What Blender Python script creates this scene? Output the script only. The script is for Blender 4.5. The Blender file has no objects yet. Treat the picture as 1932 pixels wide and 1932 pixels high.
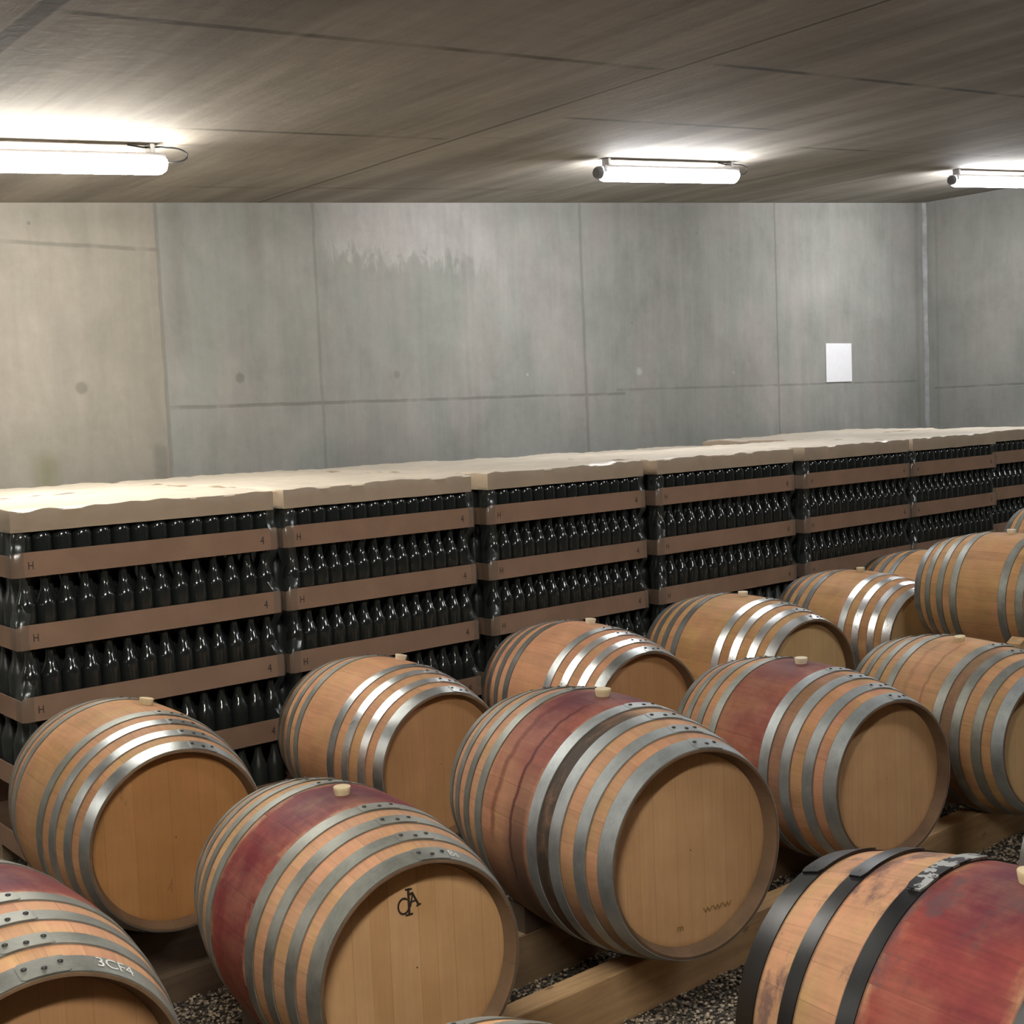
import bpy, bmesh, math, random
from mathutils import Matrix, Vector, noise
import numpy as np

random.seed(7)
rng = np.random.default_rng(7)
SC = bpy.context.scene
C = SC.collection
PI = math.pi
EYE = 1.806                       # eye height above the gravel floor

# ------------------------------------------------------------------ camera, world, exposure
yaw, pitch, roll, F_PX = 0.6922, -0.0776, -0.0428, 2379.43
fwd = Vector((math.sin(yaw)*math.cos(pitch), math.cos(yaw)*math.cos(pitch), math.sin(pitch)))
r0 = Vector((math.cos(yaw), -math.sin(yaw), 0)); u0 = r0.cross(fwd)
rgt = math.cos(roll)*r0 + math.sin(roll)*u0
upv = -math.sin(roll)*r0 + math.cos(roll)*u0
cam = bpy.data.cameras.new('camera'); cam_o = bpy.data.objects.new('camera', cam); C.objects.link(cam_o)
cam.sensor_width = 36; cam.lens = F_PX*36/1932; cam.clip_start = 0.05; cam.clip_end = 100
m = Matrix.Identity(4)
for i in range(3):
    m[i][0], m[i][1], m[i][2] = rgt[i], upv[i], -fwd[i]
m[2][3] = EYE
cam_o.matrix_world = m
SC.camera = cam_o

world = bpy.data.worlds.new('world'); SC.world = world; world.use_nodes = True
world.node_tree.nodes['Background'].inputs[0].default_value = (0.02, 0.02, 0.02, 1)
world.node_tree.nodes['Background'].inputs[1].default_value = 1.0
SC.view_settings.view_transform = 'Standard'; SC.view_settings.look = 'None'
SC.view_settings.gamma = 1; SC.view_settings.use_curve_mapping = False
SC.view_settings.exposure = 0.0
LAMP_W = 100.0        # emission strength of the tube lamps' diffusers

# ------------------------------------------------------------------ helpers
def tag(o, label=None, cat=None, group=None, kind=None):
    if label: o['label'] = label
    if cat: o['category'] = cat
    if group: o['group'] = group
    if kind: o['kind'] = kind
    return o

def mesh_obj(name, verts, faces, mats, parent=None, smooth=False, fmat=None):
    me = bpy.data.meshes.new(name); me.from_pydata([tuple(v) for v in verts], [], faces); me.update()
    for mt in (mats if isinstance(mats, (list, tuple)) else [mats]): me.materials.append(mt)
    if fmat: me.polygons.foreach_set('material_index', fmat)
    if smooth is True: me.polygons.foreach_set('use_smooth', [True]*len(me.polygons))
    elif smooth: me.polygons.foreach_set('use_smooth', [True]*len(me.polygons)); me.set_sharp_from_angle(angle=smooth)
    o = bpy.data.objects.new(name, me); C.objects.link(o)
    if parent: o.parent = parent
    return o

def bm_obj(name, bm, mat, parent=None, smooth=None):
    me = bpy.data.meshes.new(name); bmesh.ops.recalc_face_normals(bm, faces=bm.faces); bm.to_mesh(me); bm.free()
    me.materials.append(mat)
    if smooth:
        me.polygons.foreach_set('use_smooth', [True]*len(me.polygons)); me.set_sharp_from_angle(angle=smooth)
    o = bpy.data.objects.new(name, me); C.objects.link(o)
    if parent: o.parent = parent
    return o

def empty(name, loc=(0, 0, 0), rz=0, scale=1):
    o = bpy.data.objects.new(name, None); C.objects.link(o); o.location = loc
    o.rotation_euler = (0, 0, rz); o.scale = (scale,)*3; o.empty_display_size = .1
    return o

def bm_box(bm, lo, hi, bev=0.0):
    vs = [bm.verts.new((x, y, z)) for x in (lo[0], hi[0]) for y in (lo[1], hi[1]) for z in (lo[2], hi[2])]
    fs = [bm.faces.new([vs[i] for i in f]) for f in ((0, 1, 3, 2), (4, 6, 7, 5), (0, 4, 5, 1), (2, 3, 7, 6), (0, 2, 6, 4), (1, 5, 7, 3))]
    if bev:
        es = set(e for f in fs for e in f.edges)
        bmesh.ops.bevel(bm, geom=list(es), offset=bev, segments=2, affect='EDGES', profile=.6)

def bm_tube(bm, pts, r, seg=8, cap=True):
    rings = []
    n = len(pts); pts = [Vector(p) for p in pts]
    for i, p in enumerate(pts):
        d = (pts[min(i+1, n-1)]-pts[max(i-1, 0)]).normalized()
        a = d.cross(Vector((0, 0, 1))) if abs(d.z) < .9 else d.cross(Vector((1, 0, 0)))
        a.normalize(); b = d.cross(a)
        rr = r[i] if isinstance(r, (list, tuple)) else r
        rings.append([bm.verts.new(p + a*rr*math.cos(2*PI*k/seg) + b*rr*math.sin(2*PI*k/seg)) for k in range(seg)])
    for A, B in zip(rings[:-1], rings[1:]):
        for k in range(seg): bm.faces.new((A[k], A[(k+1) % seg], B[(k+1) % seg], B[k]))
    if cap: bm.faces.new(rings[0]); bm.faces.new(rings[-1])

def lathe(profile, seg, axis='z', closed=False):
    """profile: list of (r, h); returns verts, faces"""
    V = []; Fc = []
    for r, h in profile:
        for k in range(seg):
            a = 2*PI*k/seg
            if axis == 'z': V.append((r*math.cos(a), r*math.sin(a), h))
            else: V.append((r*math.sin(a), h, r*math.cos(a)))
    n = len(profile)
    for i in range(n-1 if not closed else n):
        for k in range(seg):
            a = i*seg+k; b = i*seg+(k+1) % seg; j = (i+1) % n
            Fc.append((a, b, j*seg+(k+1) % seg, j*seg+k))
    return V, Fc

# ------------------------------------------------------------------ node helper
class NT:
    def __init__(s, name):
        s.m = bpy.data.materials.new(name); s.m.use_nodes = True; s.t = s.m.node_tree
        for n in list(s.t.nodes): s.t.nodes.remove(n)
        s.out = s.t.nodes.new('ShaderNodeOutputMaterial')
    def n(s, typ, **kw):
        nd = s.t.nodes.new(typ)
        for k, v in kw.items(): setattr(nd, k, v)
        return nd
    def put(s, sock, v):
        if isinstance(v, bpy.types.NodeSocket): s.t.links.new(v, sock)
        elif isinstance(v, (tuple, list)) and sock.type == 'RGBA': sock.default_value = tuple(v)+(1,)*(4-len(v))
        else: sock.default_value = v
    def M(s, op, a, b=0.0, c=0.0, clamp=False):
        nd = s.n('ShaderNodeMath', operation=op, use_clamp=clamp)
        for i, v in enumerate((a, b, c)): s.put(nd.inputs[i], v)
        return nd.outputs[0]
    def coord(s, kind='Object'):
        return s.n('ShaderNodeTexCoord').outputs[kind]
    def xyz(s, v):
        nd = s.n('ShaderNodeSeparateXYZ'); s.put(nd.inputs[0], v); return nd.outputs[0], nd.outputs[1], nd.outputs[2]
    def comb(s, x, y, z):
        nd = s.n('ShaderNodeCombineXYZ')
        for i, v in enumerate((x, y, z)): s.put(nd.inputs[i], v)
        return nd.outputs[0]
    def vmul(s, v, sc):
        nd = s.n('ShaderNodeVectorMath', operation='MULTIPLY'); s.put(nd.inputs[0], v); nd.inputs[1].default_value = sc; return nd.outputs[0]
    def vadd(s, v, sc):
        nd = s.n('ShaderNodeVectorMath', operation='ADD'); s.put(nd.inputs[0], v); nd.inputs[1].default_value = sc; return nd.outputs[0]
    def noise(s, v, scale=1, detail=4, rough=.55, dist=0):
        nd = s.n('ShaderNodeTexNoise'); s.put(nd.inputs['Vector'], v)
        nd.inputs['Scale'].default_value = scale; nd.inputs['Detail'].default_value = detail
        nd.inputs['Roughness'].default_value = rough; nd.inputs['Distortion'].default_value = dist
        return nd.outputs[0]
    def white(s, v):
        nd = s.n('ShaderNodeTexWhiteNoise', noise_dimensions='1D'); s.put(nd.inputs['W'], v); return nd.outputs[0]
    def step(s, v, a, b, lo=0.0, hi=1.0):
        nd = s.n('ShaderNodeMapRange', interpolation_type='SMOOTHSTEP'); s.put(nd.inputs[0], v)
        nd.inputs[1].default_value = a; nd.inputs[2].default_value = b
        nd.inputs[3].default_value = lo; nd.inputs[4].default_value = hi
        return nd.outputs[0]
    def lin(s, v, a, b, lo=0.0, hi=1.0):
        nd = s.n('ShaderNodeMapRange'); s.put(nd.inputs[0], v)
        nd.inputs[1].default_value = a; nd.inputs[2].default_value = b
        nd.inputs[3].default_value = lo; nd.inputs[4].default_value = hi
        return nd.outputs[0]
    def mix(s, f, a, b, mode='MIX'):
        nd = s.n('ShaderNodeMix', data_type='RGBA', blend_type=mode)
        s.put(nd.inputs[0], f); s.put(nd.inputs[6], a); s.put(nd.inputs[7], b); return nd.outputs[2]
    def gain(s, col, f):
        """colour times a scalar"""
        return s.mix(1.0, col, s.comb(f, f, f), 'MULTIPLY')
    def bump(s, h, strength=.3, dist=.01):
        nd = s.n('ShaderNodeBump'); s.put(nd.inputs['Height'], h)
        nd.inputs['Strength'].default_value = strength; nd.inputs['Distance'].default_value = dist
        return nd.outputs[0]
    def bsdf(s, col, rough=.6, metal=0.0, spec=.5, normal=None, **kw):
        nd = s.n('ShaderNodeBsdfPrincipled')
        s.put(nd.inputs['Base Color'], col); s.put(nd.inputs['Roughness'], rough); s.put(nd.inputs['Metallic'], metal)
        s.put(nd.inputs['Specular IOR Level'], spec)
        if normal is not None: s.put(nd.inputs['Normal'], normal)
        for k, v in kw.items(): s.put(nd.inputs[k.replace('_', ' ')], v)
        s.t.links.new(nd.outputs[0], s.out.inputs[0])
        return s.m
    def near(s, v, x0, w, soft=None):
        """1 close to x0, 0 beyond w"""
        return s.step(s.M('ABSOLUTE', s.M('SUBTRACT', v, x0)), w*.35 if soft is None else soft, w, 1.0, 0.0)

def simple(name, col, rough=.6, metal=0.0, spec=.5, nscale=20, namt=.15, bump=0.0):
    t = NT(name); co = t.coord()
    f = t.lin(t.noise(co, nscale, 5), .3, .7, 1-namt, 1+namt)
    nrm = t.bump(t.noise(co, nscale*4, 4), bump, .005) if bump else None
    return t.bsdf(t.gain(col+(1,), f), rough, metal, spec, nrm)

# ------------------------------------------------------------------ concrete
def concrete_wall(name, horizontal, joints, rows, lip_x=None, left_warm=None, extra=None):
    """horizontal: 'x' or 'y', the axis along the wall; joints: x positions; rows: (z, from, to)"""
    t = NT(name); co = t.coord(); x, y, z = t.xyz(co)
    h = x if horizontal == 'x' else y
    v = t.comb(h, 0.0, z)
    blotch = t.noise(v, 1.3, 7, .62, .3)
    streak = t.noise(t.vmul(v, (5.5, 1, .45)), 1.6, 6, .65, .4)
    fine = t.noise(v, 16, 6, .7)
    mott = t.noise(t.vmul(v, (1, 1, .6)), 4.5, 6, .68, .6)
    blotch = t.M('ADD', blotch, t.M('MULTIPLY', t.M('SUBTRACT', mott, .5), .55))
    f = t.M('ADD', t.M('MULTIPLY', t.M('SUBTRACT', blotch, .5), .62), t.M('MULTIPLY', t.M('SUBTRACT', streak, .5), .36))
    f = t.M('ADD', t.M('ADD', f, t.M('MULTIPLY', t.M('SUBTRACT', fine, .5), .22)), 1.0)
    hue = t.step(t.noise(t.vmul(v, (1.6, 1, .7)), 1.3, 3, .6), .38, .64)
    col = t.mix(hue, (.262, .268, .243), (.295, .284, .262))
    if left_warm is not None:
        col = t.mix(t.step(h, left_warm, left_warm+.03), (.290, .265, .226), col)
    # every cast panel has its own tone
    w = t.M('MULTIPLY', t.M('SUBTRACT', t.noise(t.vmul(v, (.3, 1, 1)), 4, 4), .5), .022)
    hw = t.M('ADD', h, w)
    dark = None
    for j, (jx, wd, st) in enumerate(joints):
        l = t.M('MULTIPLY', t.near(hw, jx, wd), st)
        dark = l if dark is None else t.M('MAXIMUM', dark, l)
    brk = t.step(t.noise(v, 4.5, 4), .36, .52)
    for (rz, a, b, st) in rows:
        zz = t.M('ADD', z, t.M('MULTIPLY', t.M('SUBTRACT', t.noise(v, 3, 3), .5), .02))
        l = t.M('MULTIPLY', t.near(zz, rz, .016), t.M('MULTIPLY', t.M('GREATER_THAN', h, a), t.M('LESS_THAN', h, b)))
        l = t.M('MULTIPLY', t.M('MULTIPLY', l, st), t.lin(brk, 0, 1, .35, 1))
        dark = t.M('MAXIMUM', dark, l)
    # run-off stains below the ceiling
    top = t.step(t.M('ADD', z, t.M('MULTIPLY', t.noise(t.vmul(v, (4, 1, .6)), 2, 4), 1.1)), 3.3, 4.3)
    col = t.mix(t.M('MULTIPLY', top, .3), col, (.225, .215, .19))
    if extra: col = extra(t, h, z, v, col)
    col = t.gain(col, f)
    col = t.mix(t.M('MULTIPLY', dark, .48), col, (.115, .112, .098))
    # pinholes
    vor = t.n('ShaderNodeTexVoronoi'); t.put(vor.inputs['Vector'], v); vor.inputs['Scale'].default_value = 4.2
    pin = t.step(vor.outputs['Distance'], .018, .045, 1, 0)
    pin = t.M('MULTIPLY', pin, t.step(t.noise(v, .9, 2), .5, .56))
    col = t.mix(t.M('MULTIPLY', pin, .7), col, (.09, .085, .075))
    nrm = t.bump(t.M('SUBTRACT', t.M('ADD', t.M('MULTIPLY', fine, .3), t.M('MULTIPLY', streak, .5)), dark), .35, .01)
    return t.bsdf(col, .85, 0, .25, nrm)

def wall_marks(t, h, z, v, col):
    # tie holes, every 1.25 m
    for hx, hz, r, k in ((2.94, 2.075, .040, .55), (4.01, 2.12, .036, .5), (5.27, 2.125, .03, .35), (2.69, 3.05, .012, .5)):
        d = t.M('SQRT', t.M('ADD', t.M('POWER', t.M('SUBTRACT', h, hx), 2.0), t.M('POWER', t.M('SUBTRACT', z, hz), 2.0)))
        col = t.mix(t.M('MULTIPLY', t.step(d, r*.6, r*1.25, 1, 0), k), col, (.13, .12, .105))
    for hx, hz, r in ((6.52, 2.11, .025), (7.78, 2.12, .05), (9.0, 2.095, .028)):
        d = t.M('SQRT', t.M('ADD', t.M('POWER', t.M('SUBTRACT', h, hx), 2.0), t.M('POWER', t.M('SUBTRACT', z, hz), 2.0)))
        d = t.M('ADD', d, t.M('MULTIPLY', t.noise(v, 18, 4), .03))
        col = t.mix(t.M('MULTIPLY', t.step(d, r*.5, r*1.3, 1, 0), .5), col, (.55, .55, .53))
    # lime bloom below the ceiling between the second and third joint
    nz = t.noise(t.vmul(v, (5, 1, 1.6)), 2.4, 6, .7, .8)
    lowedge = t.M('ADD', z, t.M('MULTIPLY', nz, .75))
    bloom = t.M('MULTIPLY', t.step(lowedge, 3.25, 3.42), t.M('MULTIPLY', t.step(h, 4.62, 4.85), t.step(h, 5.7, 6.5, 1, 0)))
    col = t.mix(t.M('MULTIPLY', bloom, .6), col, (.46, .435, .41))
    st = t.M('MULTIPLY', t.near(t.M('ADD', h, t.M('MULTIPLY', t.noise(v, 6, 3), .05)), 3.62, .16, 0.0), t.step(z, 2.0, 2.6))
    col = t.mix(t.M('MULTIPLY', st, .4), col, (.16, .15, .125))
    st = t.M('MULTIPLY', t.near(h, 4.18, .12, 0.0), t.step(z, 2.6, 3.0))
    col = t.mix(t.M('MULTIPLY', st, .35), col, (.17, .16, .13))
    gr = t.M('MULTIPLY', t.near(t.M('ADD', h, t.M('MULTIPLY', t.noise(v, 5, 3), .06)), 2.72, .12, .02), t.step(z, 1.62, 1.74, 1, 0))
    col = t.mix(t.M('MULTIPLY', gr, .55), col, (.19, .18, .095))
    pt = t.M('MULTIPLY', t.near(h, 3.42, .07, .02), t.step(t.M('ADD', z, t.M('MULTIPLY', t.noise(v, 8, 3), .1)), 1.72, 1.8, 1, 0))
    col = t.mix(t.M('MULTIPLY', pt, .5), col, (.16, .155, .13))
    return col

M_back = concrete_wall('cast_concrete_back', 'x',
    [(3.49, .018, .7), (4.635, .016, .6), (5.93, .03, .25), (7.15, .022, .75), (9.65, .018, .85), (12.02, .05, .45)],
    [(1.935, 3.49, 7.6, .9), (1.965, 7.5, 12.0, .65), (2.935, -9, 3.49, .85)], left_warm=3.47, extra=wall_marks)
M_side = concrete_wall('cast_concrete_side', 'y', [(7.46, .02, .3), (4.9, .02, .8), (2.4, .02, .8)], [(1.885, -9, 7.5, .8)])

def ceiling_mat():
    t = NT('cast_concrete_ceiling'); co = t.coord(); x, y, z = t.xyz(co)
    v = t.comb(x, y, 0.0)
    st = t.noise(t.vmul(v, (2.2, .30, 1)), 1.5, 5, .55, .4)
    st2 = t.noise(t.vmul(v, (14, .8, 1)), 1.5, 5, .6)
    fine = t.noise(v, 14, 6, .7)
    cross = t.noise(t.vmul(v, (.5, 9, 1)), 1.4, 4, .6)
    f = t.M('ADD', t.M('MULTIPLY', t.M('SUBTRACT', st, .5), .75), t.M('MULTIPLY', t.M('SUBTRACT', st2, .5), .34))
    f = t.M('ADD', f, t.M('MULTIPLY', t.M('SUBTRACT', cross, .5), .22))
    f = t.M('ADD', t.M('ADD', f, t.M('MULTIPLY', t.M('SUBTRACT', fine, .5), .2)), 1.0)
    col = t.mix(t.step(st, .35, .65), (.245, .222, .19), (.30, .272, .232))
    wob = t.M('MULTIPLY', t.M('SUBTRACT', t.noise(v, 2.2, 3), .5), .008)
    xw = t.M('ADD', x, wob); yw = t.M('ADD', y, wob)
    brk = t.lin(t.step(t.noise(v, 1.6, 3), .40, .56), 0, 1, .25, 1)
    dark = t.M('MULTIPLY', t.near(xw, 4.22, .018), .9)
    dark = t.M('MAXIMUM', dark, t.near(xw, 1.46, .045, .03))
    dark = t.M('MAXIMUM', dark, t.M('MULTIPLY', t.near(xw, 9.9, .02), .6))
    def seg(y0, a, b, st_, w=.03):
        l = t.M('MULTIPLY', t.near(yw, y0, w), t.M('MULTIPLY', t.step(x, a, a+.15), t.step(x, b-.15, b, 1, 0)))
        return t.M('MULTIPLY', t.M('MULTIPLY', l, brk), st_)
    for a in ((3.87, 1.46, 4.22, 1.0), (3.72, 4.22, 9.9, 1.0), (5.43, 1.9, 4.22, .9), (4.82, 4.4, 6.3, .8), (5.36, 4.22, 5.0, .6), (5.26, 6.9, 9.6, .8), (7.0, 2.8, 6.5, .4), (2.2, 1.4, 9, .7), (.5, -3, 9, .7)):
        dark = t.M('MAXIMUM', dark, seg(*a))
    col = t.gain(col, f)
    col = t.mix(t.M('MULTIPLY', dark, .8), col, (.055, .048, .04))
    # pale scrape marks
    sc = t.M('MULTIPLY', t.near(t.M('ADD', xw, t.M('MULTIPLY', y, .02)), 2.42, .05, .0), t.step(t.noise(v, 1.2, 2), .42, .55))
    col = t.mix(t.M('MULTIPLY', sc, .35), col, (.42, .38, .32))
    nrm = t.bump(t.M('ADD', fine, t.M('MULTIPLY', st2, .7)), .3, .01)
    return t.bsdf(col, .85, 0, .25, nrm)
M_ceil = ceiling_mat()

def gravel_ground():
    t = NT('gravel_ground'); co = t.coord()
    vo = t.n('ShaderNodeTexVoronoi'); t.put(vo.inputs['Vector'], co); vo.inputs['Scale'].default_value = 85
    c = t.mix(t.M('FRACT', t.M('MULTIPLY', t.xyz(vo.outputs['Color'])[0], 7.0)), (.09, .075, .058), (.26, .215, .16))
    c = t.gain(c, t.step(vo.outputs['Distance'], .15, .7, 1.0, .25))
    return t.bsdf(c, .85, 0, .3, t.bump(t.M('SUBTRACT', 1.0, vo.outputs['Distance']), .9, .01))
M_ground = gravel_ground()

# ------------------------------------------------------------------ the room
X0, X1, Y0, Y1 = -7.0, 12.16, -9.0, 7.6
def ceil_z(x): return EYE + 1.168 + .0724*x
def quad(name, vs, mat, kind='structure'):
    o = mesh_obj(name, vs, [tuple(range(len(vs)))], mat); o['kind'] = kind; return o
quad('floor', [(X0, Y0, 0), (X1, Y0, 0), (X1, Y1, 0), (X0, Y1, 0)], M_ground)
quad('ceiling', [(X0, Y0, ceil_z(X0)), (X0, Y1, ceil_z(X0)), (X1, Y1, ceil_z(X1)), (X1, Y0, ceil_z(X1))], M_ceil)
quad('wall_back', [(X0, Y1, 0), (X1, Y1, 0), (X1, Y1, ceil_z(X1)), (X0, Y1, ceil_z(X0))], M_back)
quad('wall_right', [(X1, Y1, 0), (X1, Y0, 0), (X1, Y0, ceil_z(X1)), (X1, Y1, ceil_z(X1))], M_side)
quad('wall_left', [(X0, Y0, 0), (X0, Y1, 0), (X0, Y1, ceil_z(X0)), (X0, Y0, ceil_z(X0))], M_side)
quad('wall_front', [(X1, Y0, 0), (X0, Y0, 0), (X0, Y0, ceil_z(X0)), (X1, Y0, ceil_z(X1))], M_side)

# corner render strip where the two walls meet
M_strip = simple('corner_mortar', (.30, .30, .30), .85, nscale=9, namt=.25, bump=.3)
bm = bmesh.new()
vs = []
for k in range(25):
    z = k/24*(ceil_z(X1)-.002); w = .035+.02*noise.noise((0, 3.1, z*2.3)); w2 = .035+.015*noise.noise((5, 3.1, z*2.9))
    vs.append([bm.verts.new(p) for p in ((X1-w, Y1-.002, z), (X1-.012, Y1-.012, z), (X1-.002, Y1-w2, z))])
for a, b in zip(vs[:-1], vs[1:]):
    for k in range(2): bm.faces.new((a[k], a[k+1], b[k+1], b[k]))
tag(bm_obj('trim_1', bm, M_strip, smooth=1.0), kind='structure')

# ------------------------------------------------------------------ loose gravel between the beams (uncountable)
def make_gravel():
    n = 52000
    ico = bmesh.new(); bmesh.ops.create_icosphere(ico, subdivisions=1, radius=1)
    bv = np.array([v.co[:] for v in ico.verts]); bf = np.array([[v.index for v in f.verts] for f in ico.faces]); ico.free()
    xs = rng.uniform(1.5, 6.4, n); ys = rng.uniform(1.45, 3.7, n)
    rad = rng.uniform(.003, .0075, n)
    V = np.empty((n, 12, 3)); jit = rng.uniform(.75, 1.2, (n, 12, 1))
    ang = rng.uniform(0, 2*PI, n); c, s = np.cos(ang), np.sin(ang)
    sc = np.stack([rng.uniform(.8, 1.5, n), rng.uniform(.7, 1.1, n), rng.uniform(.5, .8, n)], 1)
    p = bv[None]*jit*sc[:, None]*rad[:, None, None]
    V[..., 0] = p[..., 0]*c[:, None]-p[..., 1]*s[:, None]+xs[:, None]
    V[..., 1] = p[..., 0]*s[:, None]+p[..., 1]*c[:, None]+ys[:, None]
    V[..., 2] = p[..., 2]+(rad*.4)[:, None]+rng.uniform(0, .006, n)[:, None]
    Fc = (bf[None]+(np.arange(n)*12)[:, None, None]).reshape(-1, 3)
    me = bpy.data.meshes.new('gravel'); nf = len(Fc)
    me.vertices.add(n*12); me.vertices.foreach_set('co', V.reshape(-1))
    me.loops.add(nf*3); me.loops.foreach_set('vertex_index', Fc.reshape(-1).astype(np.int32))
    me.polygons.add(nf); me.polygons.foreach_set('loop_start', np.arange(nf, dtype=np.int32)*3)
    me.update(calc_edges=True)
    t = NT('gravel_stone'); geo = t.n('ShaderNodeNewGeometry')
    r = geo.outputs['Random Per Island']
    c1 = t.mix(r, (.24, .195, .145), (.56, .47, .35)); c1 = t.mix(t.M('GREATER_THAN', t.white(r), .72), c1, (.15, .13, .11))
    me.materials.append(t.bsdf(c1, .7, 0, .4))
    o = bpy.data.objects.new('gravel', me); C.objects.link(o)
    tag(o, 'loose beige and dark gravel covering the floor between the beams', 'gravel', kind='stuff')
make_gravel()

# ------------------------------------------------------------------ tube lamps on the ceiling
def emis(name, col, s):
    t = NT(name); e = t.n('ShaderNodeEmission'); e.inputs[0].default_value = col+(1,); e.inputs[1].default_value = s
    t.t.links.new(e.outputs[0], t.out.inputs[0]); return t.m
M_house = simple('lamp_housing_grey', (.55, .54, .55), .5)
M_cap = simple('lamp_end_grey', (.16, .16, .165), .5, namt=.1)
M_cable = simple('black_cable', (.03, .028, .03), .5)
M_clip = simple('steel_clip', (.6, .6, .62), .3, .9)
def lamp(xl, xr, y, label, warm, group=None, power=1.0):
    """a wet-room tube lamp: opaque tray above, glowing diffuser below, dark end caps, cable loop"""
    zl, zr = ceil_z(xl)-.085, ceil_z(xr)-.085
    L = math.hypot(xr-xl, zr-zl)
    t = empty('tube_lamp', (xl, y, zl)); t.rotation_euler = (0, -math.atan2(zr-zl, xr-xl), 0)
    tag(t, label, 'ceiling lamp', group)
    em = emis('tube_glow', warm, LAMP_W*power)
    # diffuser: rounded trough with rounded ends
    ring = []
    prof = []
    for k in range(13):
        a = PI + PI*k/12
        prof.append((.048*math.cos(a), .060*math.sin(a)))
    prof = [(-.044, .012)] + prof + [(.044, .012)]
    V = []; Fc = []
    xs = [(0.02, .45), (.028, .75), (.045, .93), (.07, 1), (L-.07, 1), (L-.045, .93), (L-.025, .72), (L-.016, .4)]
    for x, s in xs:
        for (a, b) in prof: V.append((x, a*s, b*s))
    n = len(prof)
    for i in range(len(xs)-1):
        for k in range(n): Fc.append((i*n+k, i*n+(k+1) % n, (i+1)*n+(k+1) % n, (i+1)*n+k))
    Fc.append(tuple(range(n))[::-1]); Fc.append(tuple(range((len(xs)-1)*n, len(xs)*n)))
    mesh_obj('diffuser', V, Fc, em, t, smooth=.8)
    bm = bmesh.new(); bm_box(bm, (.03, -.043, .013), (L-.03, .043, .038), .008)
    bm_obj('housing', bm, M_house, t, .6)
    for x in (0.0,):
        bm = bmesh.new(); bm_tube(bm, [(x-.012, 0, -.006), (x+.004, 0, -.006), (x+.022, 0, -.006)], [.030, .040, .040], 18)
        bm_obj('end_cap', bm, M_cap, t, .7)
    for x in (.09, L-.09):
        bm = bmesh.new(); bm_box(bm, (x-.012, -.03, .038), (x+.012, .03, .085), .003)
        bm_obj('bracket', bm, M_clip, t)
    for x in (.035,):
        for s in (-1, 1):
            bm = bmesh.new(); bm_box(bm, (x-.012, s*.0445-.004, -.008), (x+.012, s*.0445+.004, .03), .002)
            bm_obj('clip', bm, M_clip, t)
    pts = []
    for k in range(25):
        u = k/24
        a = -PI/2 + u*PI*1.05
        pts.append((L+.015+.085*math.cos(a)*(1 if u < .8 else 1), 0.0, .03+.034*math.sin(a)+.006))
    pts = [(L-.03, 0, .0), (L-.005, 0, -.0)]+pts+[(L-.03, .0, .072), (L-.12, .01, .07), (L-.2, .0, .078)]
    bm = bmesh.new(); bm_tube(bm, pts, .0045, 8); bm_obj('cable', bm, M_cable, t, .8)
    return t
COOL = (.97, .975, 1.0); WARM = (1.0, .965, .90)
lamp(1.25, 2.75, 5.80, 'glowing white tube lamp above the left end of the bottle stacks, brightest in view', WARM, power=1.35)
lamp(5.62, 6.98, 5.80, 'glowing white tube lamp in the middle of the ceiling, seen from end to end', COOL)
lamp(9.70, 11.15, 5.80, 'glowing white tube lamp at the right edge of the photo near the wall corner', COOL, power=1.25)
lamp(-2.95, -1.45, 5.80, 'tube lamp at the far left of the rear lamp row, outside the photo', WARM)
for i, x in enumerate((-4.60, -.35, 4.15, 9.6)):
    lamp(x, x+1.5, 1.12, 'tube lamp outside the photo, %s in the lamp row over the gravel aisle' % ('first', 'second', 'third', 'fourth')[i],
         WARM if i < 2 else COOL, power=(.3, 1.75, .9, 1.0)[i])

# ------------------------------------------------------------------ blank sign on the wall
bm = bmesh.new(); bm_box(bm, (10.385, 7.588, EYE+.178), (10.805, 7.597, EYE+.559), .002)
tag(bm_obj('wall_sign', bm, simple('white_board', (.86, .86, .88), .5, namt=.02)), 'blank white rectangular board fixed to the concrete back wall near the right corner', 'sign')

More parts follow.
